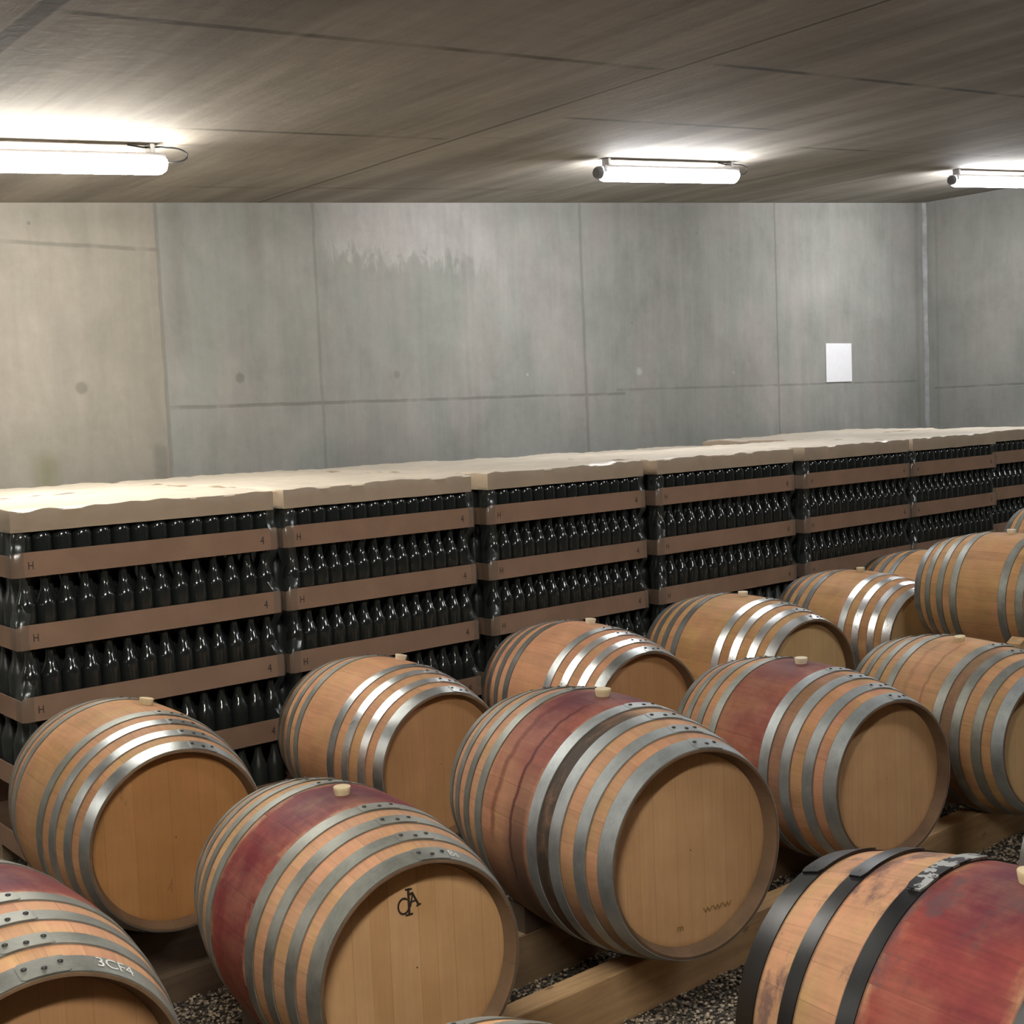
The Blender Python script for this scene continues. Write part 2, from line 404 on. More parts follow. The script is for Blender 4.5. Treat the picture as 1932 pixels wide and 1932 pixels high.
# ------------------------------------------------------------------ bottle stacks
M_tray = simple('brown_cardboard', (.315, .198, .132), .8, spec=.2, nscale=6, namt=.12)
M_lidtop = simple('glare_lit_film_cardboard', (.66, .58, .47), .38, spec=.6, nscale=5, namt=.10, bump=.25)  # paler than the sides: film sheen and lamp light put into the colour
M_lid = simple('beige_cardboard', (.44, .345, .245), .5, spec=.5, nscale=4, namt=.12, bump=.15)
M_ink = simple('black_print', (.035, .025, .02), .7)
M_pal = simple('pallet_wood', (.33, .24, .15), .8)
def glass():
    t = NT('dark_green_glass'); co = t.coord()
    return t.bsdf((.020, .0235, .0215), .12, 0, .5, None)
M_glass = glass()
M_glass2 = simple('dark_glass_inner', (.030, .034, .031), .35, spec=.4)
def film():
    t = NT('clear_film')
    tr = t.n('ShaderNodeBsdfTransparent'); tr.inputs[0].default_value = (.9, .92, .92, 1)
    gl = t.n('ShaderNodeBsdfGlossy'); gl.inputs['Color'].default_value = (.8, .85, .85, 1); gl.inputs['Roughness'].default_value = .22
    t.t.links.new(t.bump(t.noise(t.vmul(t.coord(), (1, 1, .3)), 22, 3), .35, .01), gl.inputs['Normal'])
    df = t.n('ShaderNodeBsdfDiffuse'); df.inputs[0].default_value = (.3, .33, .31, 1)
    m1 = t.n('ShaderNodeMixShader'); m1.inputs[0].default_value = .5
    t.t.links.new(gl.outputs[0], m1.inputs[1]); t.t.links.new(df.outputs[0], m1.inputs[2])
    mx = t.n('ShaderNodeMixShader'); mx.inputs[0].default_value = .12
    t.t.links.new(tr.outputs[0], mx.inputs[1]); t.t.links.new(m1.outputs[0], mx.inputs[2]); t.t.links.new(mx.outputs[0], t.out.inputs[0])
    return t.m
M_film = film()

BOT = [(0, .004), (.030, .0), (.0385, .003), (.0405, .010), (.0405, .150), (.0395, .163), (.036, .178), (.030, .194),
       (.0235, .210), (.0185, .226), (.0160, .242), (.0150, .262), (.0150, .270), (.0168, .2715), (.0168, .281), (.0, .2815)]
bv, bf = lathe(BOT[1:-1], 24)
bf.append(tuple(range(23, -1, -1))); bf.append(tuple(range(24*13, 24*14)))
bottle_me = None
PITCH = .2865
ZTOP = EYE - .292                                 # lid top
def tray_z(k): return EYE - .558 - (k)*PITCH      # bottom of tray k (0 = topmost)

def text_mesh(s, size, extr=.0008):
    cu = bpy.data.curves.new('t', 'FONT'); cu.body = s; cu.size = size; cu.extrude = extr
    o = bpy.data.objects.new('t', cu); C.objects.link(o)
    dg = bpy.context.evaluated_depsgraph_get(); me = bpy.data.meshes.new_from_object(o.evaluated_get(dg))
    bpy.data.objects.remove(o); bpy.data.curves.remove(cu)
    return me
ORD = ['leftmost', 'second', 'third', 'fourth', 'fifth', 'sixth', 'far right']
NTH = ['first', 'second', 'third', 'fourth', 'fifth', 'sixth', 'seventh', 'eighth', 'ninth', 'tenth', 'eleventh', 'twelfth', 'thirteenth', 'last']
LAY = ['top', 'second', 'third', 'fourth', 'lowest']
front_bottles = 0
stuff_list = []
mark_me = {}
def printed_mark(parent, s, x, y, z, size):
    if s not in mark_me:
        me = text_mesh(s, 1.0, .012); me.materials.clear(); me.materials.append(M_ink); mark_me[s] = me
    o = bpy.data.objects.new('printed_mark', mark_me[s]); C.objects.link(o); o.parent = parent
    o.location = (x, y, z); o.rotation_euler = (PI/2, 0, 0); o.scale = (size*.8, size, size*.05)
    o['label'] = 'small black printed mark'
    return o

def tray(x0, x1, y0, y1, zb, h=.098):
    """open box: a floor and four walls with clipped corners"""
    bm = bmesh.new(); c = .014; t = .005
    def ringpts(d, z):
        a, b, e, f = x0+d, x1-d, y0+d, y1-d
        return [(a+c, e, z), (b-c, e, z), (b, e+c, z), (b, f-c, z), (b-c, f, z), (a+c, f, z), (a, f-c, z), (a, e+c, z)]
    def zt(i): return zb+h
    o0 = [bm.verts.new(p) for p in ringpts(0, zb)]; o1 = [bm.verts.new(p) for p in ringpts(0, zb+h)]
    i1 = [bm.verts.new(p) for p in ringpts(t, zb+h)]; i0 = [bm.verts.new(p) for p in ringpts(t, zb+.004)]
    # dip the rim at the clipped corners
    for ring_ in (o1, i1):
        for k in (2, 7, 3, 6): ring_[k].co.z -= .012
    for k in range(8):
        j = (k+1) % 8
        bm.faces.new((o0[k], o0[j], o1[j], o1[k])); bm.faces.new((o1[k], o1[j], i1[j], i1[k])); bm.faces.new((i1[k], i1[j], i0[j], i0[k]))
    bm.faces.new(o0[::-1]); bm.faces.new(i0)
    return bm

def lid(x0, x1, y0, y1, zt, h, seed):
    """box lid under film: crinkled top sheet, slightly sagging rounded edges"""
    bm = bmesh.new(); nx, ny = 44, 30
    def P(u, v, w):   # w: 0 top .. 1 bottom of the side
        x = x0+(x1-x0)*u; y = y0+(y1-y0)*v
        return x, y
    g = []
    for j in range(ny+1):
        row = []
        for i in range(nx+1):
            x = x0+(x1-x0)*i/nx; y = y0+(y1-y0)*j/ny
            e = min(i, nx-i, j, ny-j)
            z = zt + .004 + .009*noise.noise((x*3+seed, y*4, 0)) + .007*noise.noise((x*14+seed, y*9, 2)) - (.008 if e == 0 else 0)
            if e == 0:
                z += .007*noise.noise((x*11, y*11, seed)); y += .004*noise.noise((x*17, 0, seed)) if j in (0, ny) else 0
            row.append(bm.verts.new((x, y, z)))
        g.append(row)
    for j in range(ny):
        for i in range(nx): bm.faces.new((g[j][i], g[j][i+1], g[j+1][i+1], g[j+1][i]))
    loop = [g[0][i] for i in range(nx)]+[g[j][nx] for j in range(ny)]+[g[ny][i] for i in range(nx, 0, -1)]+[g[j][0] for j in range(ny, 0, -1)]
    prev = loop
    cx, cy = (x0+x1)/2, (y0+y1)/2
    for s, (dz, ox) in enumerate(((.012, .004), (h*.5, .003), (h, .002))):
        cur = []
        for v in loop:
            x, y = v.co.x, v.co.y
            dx = (ox if x > x1-.02 else -ox if x < x0+.02 else 0); dy = (ox if y > y1-.02 else -ox if y < y0+.02 else 0)
            wr = .003*noise.noise((x*12+seed, y*12, s*1.7))
            zz = zt-dz + (.002*noise.noise((x*9, y*9, seed)) if s == 2 else 0)
            cur.append(bm.verts.new((x+dx+(wr if dx else 0), y+dy+(wr if dy else 0), zz)))
        n = len(loop)
        for k in range(n): bm.faces.new((prev[k], prev[(k+1) % n], cur[(k+1) % n], cur[k]))
        prev = cur
    return bm

def film_edge(x0, x1, y0, layers, parent_label):
    """clear shrink film round the two front corners, drawn in over the bottle shoulders"""
    bm = bmesh.new()
    for side, xe in (((-1, x0),) if parent_label < 0 else ((1, x1),)):
        rows = []
        zs = []
        for k in range(layers):
            b = tray_z(k); hi = b+PITCH if k else b+.19
            for u in np.linspace(0, 1, 13):
                if k and u == 1: continue
                z = hi-(hi-b-.09)*u
                d = .030*math.sin(PI*min(1, u*1.05))**1.2 if k else .012*math.sin(PI*u)
                zs.append((z, d))
            zs.append((b+.045, -.003)); 
        for z, d in zs:
            d = d-.003
            e = xe-side*d
            rows.append([bm.verts.new(p) for p in ((e-side*.05, y0+max(d, -.003)*.9-.002, z), (e-side*.014, y0+d*.9-.003, z), (e-side*0, y0+d*.9+.012, z), (e, y0+.07+d, z))])
        for a, b in zip(rows[:-1], rows[1:]):
            for k in range(3): bm.faces.new((a[k], a[k+1], b[k+1], b[k]))
    return bm

def stack(ix, x0, x1, y0, y1, layers_ind, n_lay=5, dz=0.0, nind=14, second_row=False):
    global front_bottles, bottle_me
    name = ORD[ix] if not second_row else None
    where = 'the %s stack' % ORD[ix]
    if second_row: where = second_row
    # pallet
    bm = bmesh.new(); ph = tray_z(n_lay-1)+dz-.002
    for k in range(3):
        yy = y0+.05+k*((y1-y0)-.2)/2; bm_box(bm, (x0+.02, yy, 0.001), (x1-.02, yy+.09, ph-.022))
    for k in range(7):
        xx = x0+.02+k*((x1-x0)-.14)/6; bm_box(bm, (xx, y0+.02, ph-.022), (xx+.1, y1-.02, ph))
    tag(bm_obj('wooden_pallet', bm, M_pal), 'rough wooden pallet on the floor under '+where, 'pallet')
    for k in range(n_lay):
        zb = tray_z(k)+dz
        o = bm_obj('cardboard_tray', tray(x0, x1, y0, y1, zb), M_tray)
        tag(o, 'brown cardboard tray holding the %s bottle layer of %s' % (LAY[k], where), 'tray', 'brown cardboard trays in '+where)
        if not second_row:
            printed_mark(o, 'H', x0+.060, y0-.001, zb+.030, .045)
            printed_mark(o, '4', x1-.095, y0-.001, zb+.028, .052)
    o = bm_obj('upturned_tray', lid(x0+.006, x1-.026, y0-.002, y1+.002, ZTOP+dz, .088, ix*3.3+(9 if second_row else 0)), M_lid, smooth=.6)
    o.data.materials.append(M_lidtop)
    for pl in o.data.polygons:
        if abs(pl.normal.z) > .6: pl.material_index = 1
    tag(o, 'beige upturned cardboard tray under crinkled film topping '+where, 'tray')
    # bottles
    p = (x1-x0-.034)/14; s = p/.0812
    def pos(i, j): return x0+.017+p*(i+.5+(.0 if j % 2 == 0 else .5)), y0+.010+.0415+j*.0725
    for k in range(n_lay):
        zb = tray_z(k)+dz+.005
        for i in range(14):
            x, y = pos(i, 0)
            if k in layers_ind and i < nind:
                if bottle_me is None:
                    b = mesh_obj('wine_bottle', bv, bf, M_glass, smooth=.9); bottle_me = b.data
                else:
                    b = bpy.data.objects.new('wine_bottle', bottle_me); C.objects.link(b)
                b.location = (x, y, zb); b.scale = (1, 1, .915 if k == 0 else 1)
                tag(b, '%s dark glass bottle from the left in the %s layer of %s' % (NTH[i], LAY[k], where), 'bottle', 'bottles in the %s layer of %s' % (LAY[k], where))
                front_bottles += 1
            elif not (second_row and k > 2): stuff_list.append((x, y, zb, .92 if k == 0 else 1))
            if k < 4 and not second_row:
                for jj in (1, 2, 3):
                    if i < 13 or jj == 2: stuff_list.append((*pos(i, jj), zb, .92 if k == 0 else 1))
        if k < 4:
            for j in range(4, 12, 2): stuff_list.append((*pos(0, j), zb, .92 if k == 0 else 1))
            for j in range(4, 12, 2): stuff_list.append((*pos(13, j), zb, .92 if k == 0 else 1))
    if not second_row:
        for side in (-1, 1):
            o = bm_obj('shrink_film', film_edge(x0, x1, y0, 4, side), M_film, smooth=1.0)
            tag(o, 'clear shrink film round the front %s corner of %s' % ('left' if side < 0 else 'right', where), 'plastic film')

FX = [(1.610, 2.785), (2.812, 3.905), (3.985, 5.140), (5.225, 6.492), (6.585, 7.785), (7.803, 8.940)]
for i, (a, b) in enumerate(FX):
    stack(i, a, b, 5.0, 6.0, (0, 1, 2, 3) if i < 3 else (0, 1, 2))
stack(6, 9.02, 10.20, 5.25, 6.25, (0, 1, 2), nind=14, dz=-.006)
# second row against the wall: only lids show, and slivers through the gaps
RX = [(1.66, 2.80), (2.86, 4.0), (4.06, 5.2), (5.28, 6.42), (6.5, 7.64), (7.95, 9.1), (9.18, 10.3)]
RN = ['first', 'second', 'third', 'fourth', 'fifth', 'sixth', 'seventh']
for i, (a, b) in enumerate(RX):
    stack(i, a, b, 6.06 if i < 6 else 6.32, 7.06 if i < 6 else 7.32, (), dz=(.0, -.004, -.010, -.022, -.03, .0, .0)[i],
          second_row='the %s rear stack by the wall' % RN[i])

def bottles_stuff():
    prof = [(.0405, .004), (.0405, .155), (.036, .178), (.0235, .210), (.016, .242), (.015, .270), (.0168, .272), (.0168, .281)]
    seg = 10; v, f = lathe(prof, seg); f.append(tuple(range(seg*7, seg*8)))
    v = np.array(v); n = len(stuff_list); P = np.array(stuff_list)
    V = v[None]*np.stack([np.ones(n), np.ones(n), P[:, 3]], 1)[:, None]+P[:, None, :3]; V = V.reshape(-1, 3)
    Fc = [tuple(i+k*len(v) for i in q) for k in range(n) for q in f]
    o = mesh_obj('wine_bottle', V, Fc, M_glass2, smooth=.9)
    tag(o, 'dark glass bottles packed behind the front rows and low in the stacks', 'bottles', kind='stuff')
bottles_stuff()
print('front bottles', front_bottles, 'others', len(stuff_list))

# ------------------------------------------------------------------ barrels
L_, RB, RH = .444, .3531, .2825
def prof(q): return RH+(RB-RH)*(1-abs(q)**2.2)
NST = 30
# hoops: (inner q, outer q)
HQ = [(.29, .385), (.505, .595), (.715, .80), (.895, .998)]
HQ_BLACK = [(.30, .385), (.615, .70), (.87, .998)]
def hoop_metal(name, base, rough, seed, worn=.3, metal=.85):
    t = NT(name); co = t.coord(); x, y, z = t.xyz(co)
    n1 = t.noise(t.vadd(co, (seed, 0, 0)), 9, 6, .65); n2 = t.noise(t.vmul(co, (6, 30, 6)), 6, 5, .7)
    f = t.M('ADD', t.lin(n1, .3, .7, 1-worn, 1+worn*.6), t.M('MULTIPLY', t.M('SUBTRACT', n2, .5), .35))
    col = t.gain(base+(1,), f)
    rg = t.M('ADD', rough, t.M('MULTIPLY', t.M('SUBTRACT', n1, .5), .25))
    return t.bsdf(col, rg, metal, .5, t.bump(n2, .12, .004))
M_zinc = [hoop_metal('zinc_dull', (.29, .295, .262), .52, 0, .35, .7), hoop_metal('zinc_bright', (.68, .70, .70), .30, 5, .14), hoop_metal('zinc_mid', (.42, .44, .43), .36, 9)]
M_zinc.append(hoop_metal('zinc_grey', (.40, .43, .425), .52, 13, .28, .7))
M_blackhoop = hoop_metal('black_painted_hoop', (.0055, .006, .0065), .36, 3, .2, .0)
def chipped():
    t = NT('chipped_black_paint'); k = t.step(t.noise(t.coord(), 22, 4, .6), .50, .53)
    return t.bsdf(t.mix(k, (.006, .006, .007), (.30, .31, .30)), .45, 0, .3)
M_chip = chipped()
M_rivet = simple('rivet_dark', (.035, .032, .03), .5, .5)
M_bung = simple('bung_cream', (.62, .50, .30), .55, spec=.4, namt=.06)
M_bung2 = simple('bung_pale', (.72, .62, .45), .55, spec=.4, namt=.06)

def staves(name, c1, c2, red=0.0, red_w=.2, pink=0.0, band=None, drip=0.0, seed=0.0, side=None, grey=0.0, split=None, flank=0.0):
    """c1, c2: the two stave tones; red: wine stain strength round the bilge; band: grime (y0, y1, strength)"""
    t = NT(name); co = t.coord(); x, y, z = t.xyz(co)
    ang = t.M('ARCTAN2', x, z)
    u = t.M('MULTIPLY', t.M('ADD', ang, PI), NST/(2*PI))
    # stave widths differ a little
    u = t.M('ADD', u, t.M('MULTIPLY', t.M('SINE', t.M('MULTIPLY', u, 1.7)), .16))
    idx = t.M('FLOOR', t.M('ADD', u, seed)); fr = t.M('FRACT', t.M('ADD', u, seed))
    seam = t.M('MINIMUM', fr, t.M('SUBTRACT', 1.0, fr))
    seam = t.step(seam, .004, .022, 1, 0)
    r1 = t.white(idx); r2 = t.white(t.M('ADD', idx, 31.7))
    v = t.comb(t.M('MULTIPLY', ang, .34), y, t.M('MULTIPLY', idx, 1.7))
    grain = t.noise(t.vmul(t.vadd(v, (seed, 0, 0)), (60, 3.5, 1)), 1.5, 6, .65, .3)
    blot = t.noise(t.vadd(co, (seed, seed*.3, 0)), 7, 5, .6)
    big = t.noise(t.vadd(co, (seed*2, 0, 3)), 2.8, 4, .6)
    col = t.mix(t.M('ADD', t.M('MULTIPLY', r1, .55), t.M('MULTIPLY', t.step(big, .35, .65), .45)), c1, c2)
    pk = (.53, .255, .165)
    if pink: col = t.mix(t.M('MULTIPLY', t.M('MULTIPLY', t.step(big, .38, .6), t.step(z, -.12, .22)), pink), col, pk)
    mid_ = t.noise(t.vmul(t.vadd(co, (seed, 1, seed)), (1, 2.2, 1)), 5.5, 6, .65, .5)
    col = t.mix(t.M('MULTIPLY', t.step(mid_, .44, .64), .6), col, (.50, .245, .135))
    col = t.mix(t.M('MULTIPLY', t.step(mid_, .50, .34), .5), col, (.44, .285, .11))
    f = t.M('ADD', t.M('ADD', t.M('MULTIPLY', t.M('SUBTRACT', grain, .5), .55), t.M('MULTIPLY', t.M('SUBTRACT', blot, .5), .62)), t.lin(r2, 0, 1, .87, 1.06))
    col = t.gain(col, f)
    if red:
        edge = t.M('ADD', t.M('ABSOLUTE', y), t.M('MULTIPLY', t.M('SUBTRACT', t.noise(t.vmul(v, (3, 6, .3)), 2.2, 5, .65), .5), .12))
        mk = t.step(edge, red_w*.72, red_w*1.05, 1, 0)
        thin = t.step(t.noise(t.vadd(co, (seed, 4, 0)), 5.0, 6, .62), .40, .66)
        rc = t.mix(t.step(t.noise(t.vadd(co, (0, seed, 7)), 3.3, 5, .6), .36, .64), (.135, .014, .022), (.225, .045, .034))
        # darkest round the bung
        db = t.M('SQRT', t.M('ADD', t.M('POWER', x, 2.0), t.M('POWER', t.M('MULTIPLY', y, 1.6), 2.0)))
        db = t.M('ADD', db, t.M('MULTIPLY', t.M('SUBTRACT', blot, .5), .22))
        near = t.M('MULTIPLY', t.step(db, .04, .26, 1, 0), t.M('GREATER_THAN', z, 0.0))
        rc = t.mix(t.M('MULTIPLY', near, .8), rc, (.062, .012, .034))
        amt = t.M('MULTIPLY', mk, t.M('SUBTRACT', 1.0, t.M('MULTIPLY', thin, .85-.6*red)))
        if side is not None:      # stain mostly on top, fading down the flank
            amt = t.M('MULTIPLY', amt, t.lin(t.step(t.M('ADD', z, t.M('MULTIPLY', blot, .1)), side-.14, side+.10), 0, 1, .34, 1))
        amt = t.M('MULTIPLY', amt, red, clamp=True)
        col = t.mix(amt, col, t.gain(rc, t.lin(grain, .3, .7, .82, 1.18)))
    if split:   # a stained strip between two axial positions: (y0, y1, strength)
        a = t.M('MULTIPLY', t.step(y, split[0]-.012, split[0]), t.step(y, split[1], split[1]+.012, 1, 0))
        col = t.mix(t.M('MULTIPLY', a, t.M('MULTIPLY', t.step(big, .3, .6), split[2])), col, (.42, .14, .10))
    if drip:
        wob = t.M('MULTIPLY', t.M('SUBTRACT', t.noise(t.comb(0.0, 0.0, t.M('MULTIPLY', ang, 3.0)), 1.6, 4), .5), .035)
        d1 = t.near(t.M('ADD', y, wob), -.045, .011, .002)
        d1 = t.M('MULTIPLY', d1, t.step(t.M('ABSOLUTE', t.M('ADD', ang, 1.05)), .75, .95, 1, 0))
        d2 = t.near(t.M('ADD', y, t.M('MULTIPLY', wob, 1.4)), .055, .02, .003)
        d2 = t.M('MULTIPLY', t.M('MULTIPLY', d2, t.step(t.M('ABSOLUTE', t.M('ADD', ang, .8)), .7, .9, 1, 0)), .6)
        col = t.mix(t.M('MULTIPLY', t.M('MAXIMUM', d1, d2), drip), col, (.10, .018, .016))
    if band:
        bn = t.noise(t.vmul(t.vadd(co, (seed, 0, 1)), (1, 2.4, 1)), 6, 6, .7)
        a = t.M('MULTIPLY', t.step(y, band[0]-.008, band[0]+.004), t.step(y, band[1]-.004, band[1]+.008, 1, 0))
        a = t.M('MULTIPLY', a, t.step(z, band[3]+.14, band[3]-.03))
        a = t.M('MULTIPLY', t.M('MULTIPLY', a, t.step(x, .05, -.05)), t.step(bn, .28, .55, .6, 1))
        col = t.mix(t.M('MULTIPLY', a, band[2]), col, (.045, .038, .030))
    if flank:  # grime and shade both put into the left flank's colour
        fn = t.noise(t.vmul(t.vadd(co, (seed, 9, 1)), (1, 1.5, 1)), 5, 6, .7)
        a = t.M('MULTIPLY', t.step(y, -.125, -.10), t.step(t.M('ADD', y, t.M('MULTIPLY', fn, .08)), -.03, .06, 1, 0))
        a = t.M('MULTIPLY', t.M('MULTIPLY', a, t.step(x, -.02, -.16)), t.step(z, .26, -.02))
        col = t.mix(t.M('MULTIPLY', a, flank), col, (.085, .055, .04))
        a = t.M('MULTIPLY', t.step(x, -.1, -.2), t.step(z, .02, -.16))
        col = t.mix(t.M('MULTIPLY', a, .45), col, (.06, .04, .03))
    rad = t.M('SQRT', t.M('ADD', t.M('POWER', x, 2.0), t.M('POWER', z, 2.0)))
    ch = t.M('MULTIPLY', t.step(rad, RH-.010, RH-.003, 1, 0), t.M('GREATER_THAN', t.M('ABSOLUTE', y), L_-.06))
    ch = t.M('MAXIMUM', ch, t.M('GREATER_THAN', t.M('ABSOLUTE', y), L_-.0022))
    col = t.mix(t.M('MULTIPLY', ch, .88), col, t.gain((.105, .068, .040, 1), t.lin(blot, .3, .7, .6, 1.4)))
    # dirt lines along the hoop edges, with the edge shade painted in
    ay = t.M('ABSOLUTE', y)
    hl = None
    for q0, q1 in (HQ_BLACK if name == 'staves_k' else HQ):
        for e in (q0*L_, q1*L_):
            if e > L_-.01: continue
            l = t.near(ay, e, .0055, .0025); hl = l if hl is None else t.M('MAXIMUM', hl, l)
    col = t.mix(t.M('MULTIPLY', hl, .6), col, (.07, .05, .035))
    # small soot marks
    sp = t.noise(t.vmul(t.vadd(co, (seed*5, 2, 0)), (1, .6, 1)), 9, 5, .7)
    col = t.mix(t.M('MULTIPLY', t.step(sp, .64, .74), .45+grey), col, (.10, .075, .055))
    if grey:
        sp = t.noise(t.vmul(t.vadd(co, (seed*3, 7, 0)), (1, 1.6, 1)), 5.5, 6, .68)
        col = t.mix(t.M('MULTIPLY', t.step(sp, .53, .66), grey*1.6), col, (.085, .055, .06))
    col = t.mix(t.M('MULTIPLY', seam, .22), col, (.10, .055, .03))
    nrm = t.bump(t.M('SUBTRACT', t.M('MULTIPLY', grain, .4), seam), .25, .004)
    return t.bsdf(col, .62, 0, .22, nrm)

def head_wood(name, c1, c2, seed=0.0, npl=9, knots=.0):
    t = NT(name); co = t.coord(); x, y, z = t.xyz(co)
    u = t.M('ADD', t.M('MULTIPLY', x, npl/.56), 20+seed)
    u = t.M('ADD', u, t.M('MULTIPLY', t.M('SINE', t.M('MULTIPLY', u, 2.1)), .18))
    idx = t.M('FLOOR', u); fr = t.M('FRACT', u)
    seam = t.step(t.M('MINIMUM', fr, t.M('SUBTRACT', 1.0, fr)), .004, .022, 1, 0)
    r1 = t.white(idx)
    v = t.comb(x, t.M('MULTIPLY', idx, 2.3), z)
    grain = t.noise(t.vmul(t.vadd(v, (seed, 0, 0)), (70, 1, 3)), 1.5, 6, .65, .25)
    big = t.noise(t.vadd(co, (seed, 0, 0)), 5, 5, .6)
    col = t.mix(t.M('ADD', t.M('MULTIPLY', r1, .7), t.M('MULTIPLY', t.step(big, .35, .65), .3)), c1, c2)
    f = t.M('ADD', t.M('MULTIPLY', t.M('SUBTRACT', grain, .5), .28), t.lin(big, .3, .7, .93, 1.06))
    col = t.gain(col, f)
    kn = t.noise(t.vmul(t.vadd(co, (seed*3, 0, 1)), (2, 1, .8)), 8, 4, .6)
    if knots: col = t.mix(t.M('MULTIPLY', t.step(kn, .66, .76), knots), col, (.10, .05, .02))
    col = t.mix(t.M('MULTIPLY', seam, .35), col, (.15, .08, .035))
    return t.bsdf(col, .55, 0, .3, t.bump(t.M('SUBTRACT', t.M('MULTIPLY', grain, .3), seam), .15, .003))

def groove_lathe(profile, seg):
    V, Fc = lathe(profile, seg, 'y'); return V, Fc

rivet_me = None
def rivet(parent, q_y, r, ang):
    global rivet_me
    if rivet_me is None:
        v, f = lathe([(.0062, 0), (.0056, .0022), (.003, .0034)], 8); f.append(tuple(range(16, 24)))
        o = mesh_obj('rivet', v, f, M_rivet, smooth=.9); rivet_me = o.data
    else:
        o = bpy.data.objects.new('rivet', rivet_me); C.objects.link(o)
    o.parent = parent
    o.matrix_local = Matrix.Translation((r*math.sin(ang), q_y, r*math.cos(ang))) @ Matrix.Rotation(ang, 4, 'Y')
    return o

def barrel(X, Y, Zc, rz, S, label, body, head, hoops_near, hoops_far, bung_mat, bung_roll=0.0, hq=HQ, rivet_ang=.12, group='barrels', rivets=True, far_rivet=None, plate=False, hq_far=None):
    t = empty('wine_barrel', (X, Y, Zc-RB*S*0), rz, S)
    tag(t, label, 'barrel', group)
    seg = 120
    th = .024
    P = []
    qs = np.linspace(-1, 1, 45)
    for q in qs: P.append((prof(q), -q*L_))
    # chime bevel, inner wall and groove at both ends
    near = [(RH-.002, -L_-.0005), (RH-.007, -L_-.0005), (RH-.0085, -L_+.002), (RH-th+.001, -L_+.048), (0.01, -L_+.048)]
    far = [(RH-.002, L_+.0005), (RH-.007, L_+.0005), (RH-.0085, L_-.002), (RH-th+.001, L_-.048), (0.01, L_-.048)]
    V, Fc = lathe(far[::-1]+P+near, seg, 'y')
    o = mesh_obj('staves', V, Fc, body, t, smooth=.6)
    o['label'] = 'oak staves'
    for s in (-1, 1):
        Rr = RH-th+.0035
        rings = [(Rr, s*(L_-.0395)), (Rr-.004, s*(L_-.0385)), (Rr*.94, s*(L_-.038)), (Rr*.5, s*(L_-.038)), (.002, s*(L_-.038))]
        back = [(Rr, s*(L_-.046))]
        V, Fc = lathe(back+rings, seg, 'y')
        h = mesh_obj('head', V, Fc, head, t, smooth=.5)
    for s, hs, hqq in ((1, hoops_near, hq), (-1, hoops_far, hq_far or hq)):
        for j, (a, b) in enumerate(hqq):
            mt = hs[j % len(hs)]
            n = 8; ou = []; inn = []
            for k in range(n+1):
                q = a+(b-a)*k/n
                ou.append((prof(q)+.0030, -s*q*L_)); inn.append((prof(q)-.0015, -s*q*L_))
            V, Fc = lathe(ou+inn[::-1], 144, 'y', closed=True)
            hp = mesh_obj('hoop', V, Fc, mt, t, smooth=.7)
            if plate or True:
                # the riveted overlap: a second thickness over a short arc
                bm = bmesh.new(); a0 = rivet_ang-(.16 if not plate else .05) + .015*j; a1 = rivet_ang+(.17 if not plate else .55)+.015*j
                top = []; N = 14
                for i in range(N+1):
                    an = a0+(a1-a0)*i/N; inset = .12 if i in (0, N) else 0
                    row = []
                    for k in range(5):
                        q = a+(b-a)*(k/4*(1-2*inset)+inset)
                        r = prof(q)+.0030+(.0045 if plate else .0022 if 0 < i < N else .0012)
                        row.append(bm.verts.new((r*math.sin(an), -s*q*L_, r*math.cos(an))))
                    top.append(row)
                for i in range(N):
                    for k in range(4): bm.faces.new((top[i][k], top[i+1][k], top[i+1][k+1], top[i][k+1]))
                geom = bmesh.ops.extrude_face_region(bm, geom=bm.faces[:])
                for vv in [g for g in geom['geom'] if isinstance(g, bmesh.types.BMVert)]:
                    rr = math.hypot(vv.co.x, vv.co.z); vv.co.x *= (rr-.0045)/rr; vv.co.z *= (rr-.0045)/rr
                bm_obj('overlap', bm, M_chip if (plate and j == 0) else mt, hp, .6)
            if rivets:
                qm = (a+b)/2
                ra = rivet_ang if s == 1 else (far_rivet if far_rivet is not None else rivet_ang)
                if plate:
                    rivet(hp, -s*qm*L_, prof(qm)+.004, a0+.06)
                    continue
                for i, d in enumerate((-.115, .0, .115)):
                    qq = qm+(.012 if i % 2 else -.012)
                    rivet(hp, -s*qq*L_, prof(qq)+.0048, ra+d+.015*j)
    bvv, bff = lathe([(.0195, -.004), (.0215, .004), (.0235, .015), (.0245, .021), (.0235, .0235)], 24)
    bff.append(tuple(range(24*4, 24*5)))
    bg = mesh_obj('bung', bvv, bff, bung_mat, t, smooth=.7)
    bg.matrix_local = Matrix.Rotation(bung_roll, 4, 'Y') @ Matrix.Translation((0, 0, RB-.002))
    bg['label'] = 'cream bung in the bung hole'
    return t

ZC = EYE-1.3137
OAK = (.45, .235, .095); OAKP = (.49, .262, .135); OAKY = (.48, .28, .12); OAKD = (.37, .175, .072)
Z0, Z1, Z2, Z3 = M_zinc
dull = [Z0]; brt = [Z1]; mid = [Z2]
HB = head_wood('head_blonde', (.52, .30, .135), (.60, .37, .185), 0)
HB2 = head_wood('head_blonde_two', (.53, .31, .15), (.585, .36, .182), 4, 10)
HD = head_wood('head_brown', (.33, .155, .05), (.40, .20, .075), 8, 8, .6)
HD2 = head_wood('head_brown_two', (.37, .195, .085), (.43, .235, .11), 12, 9, .5)
HP = head_wood('head_pale', (.45, .285, .13), (.50, .33, .165), 15, 9)

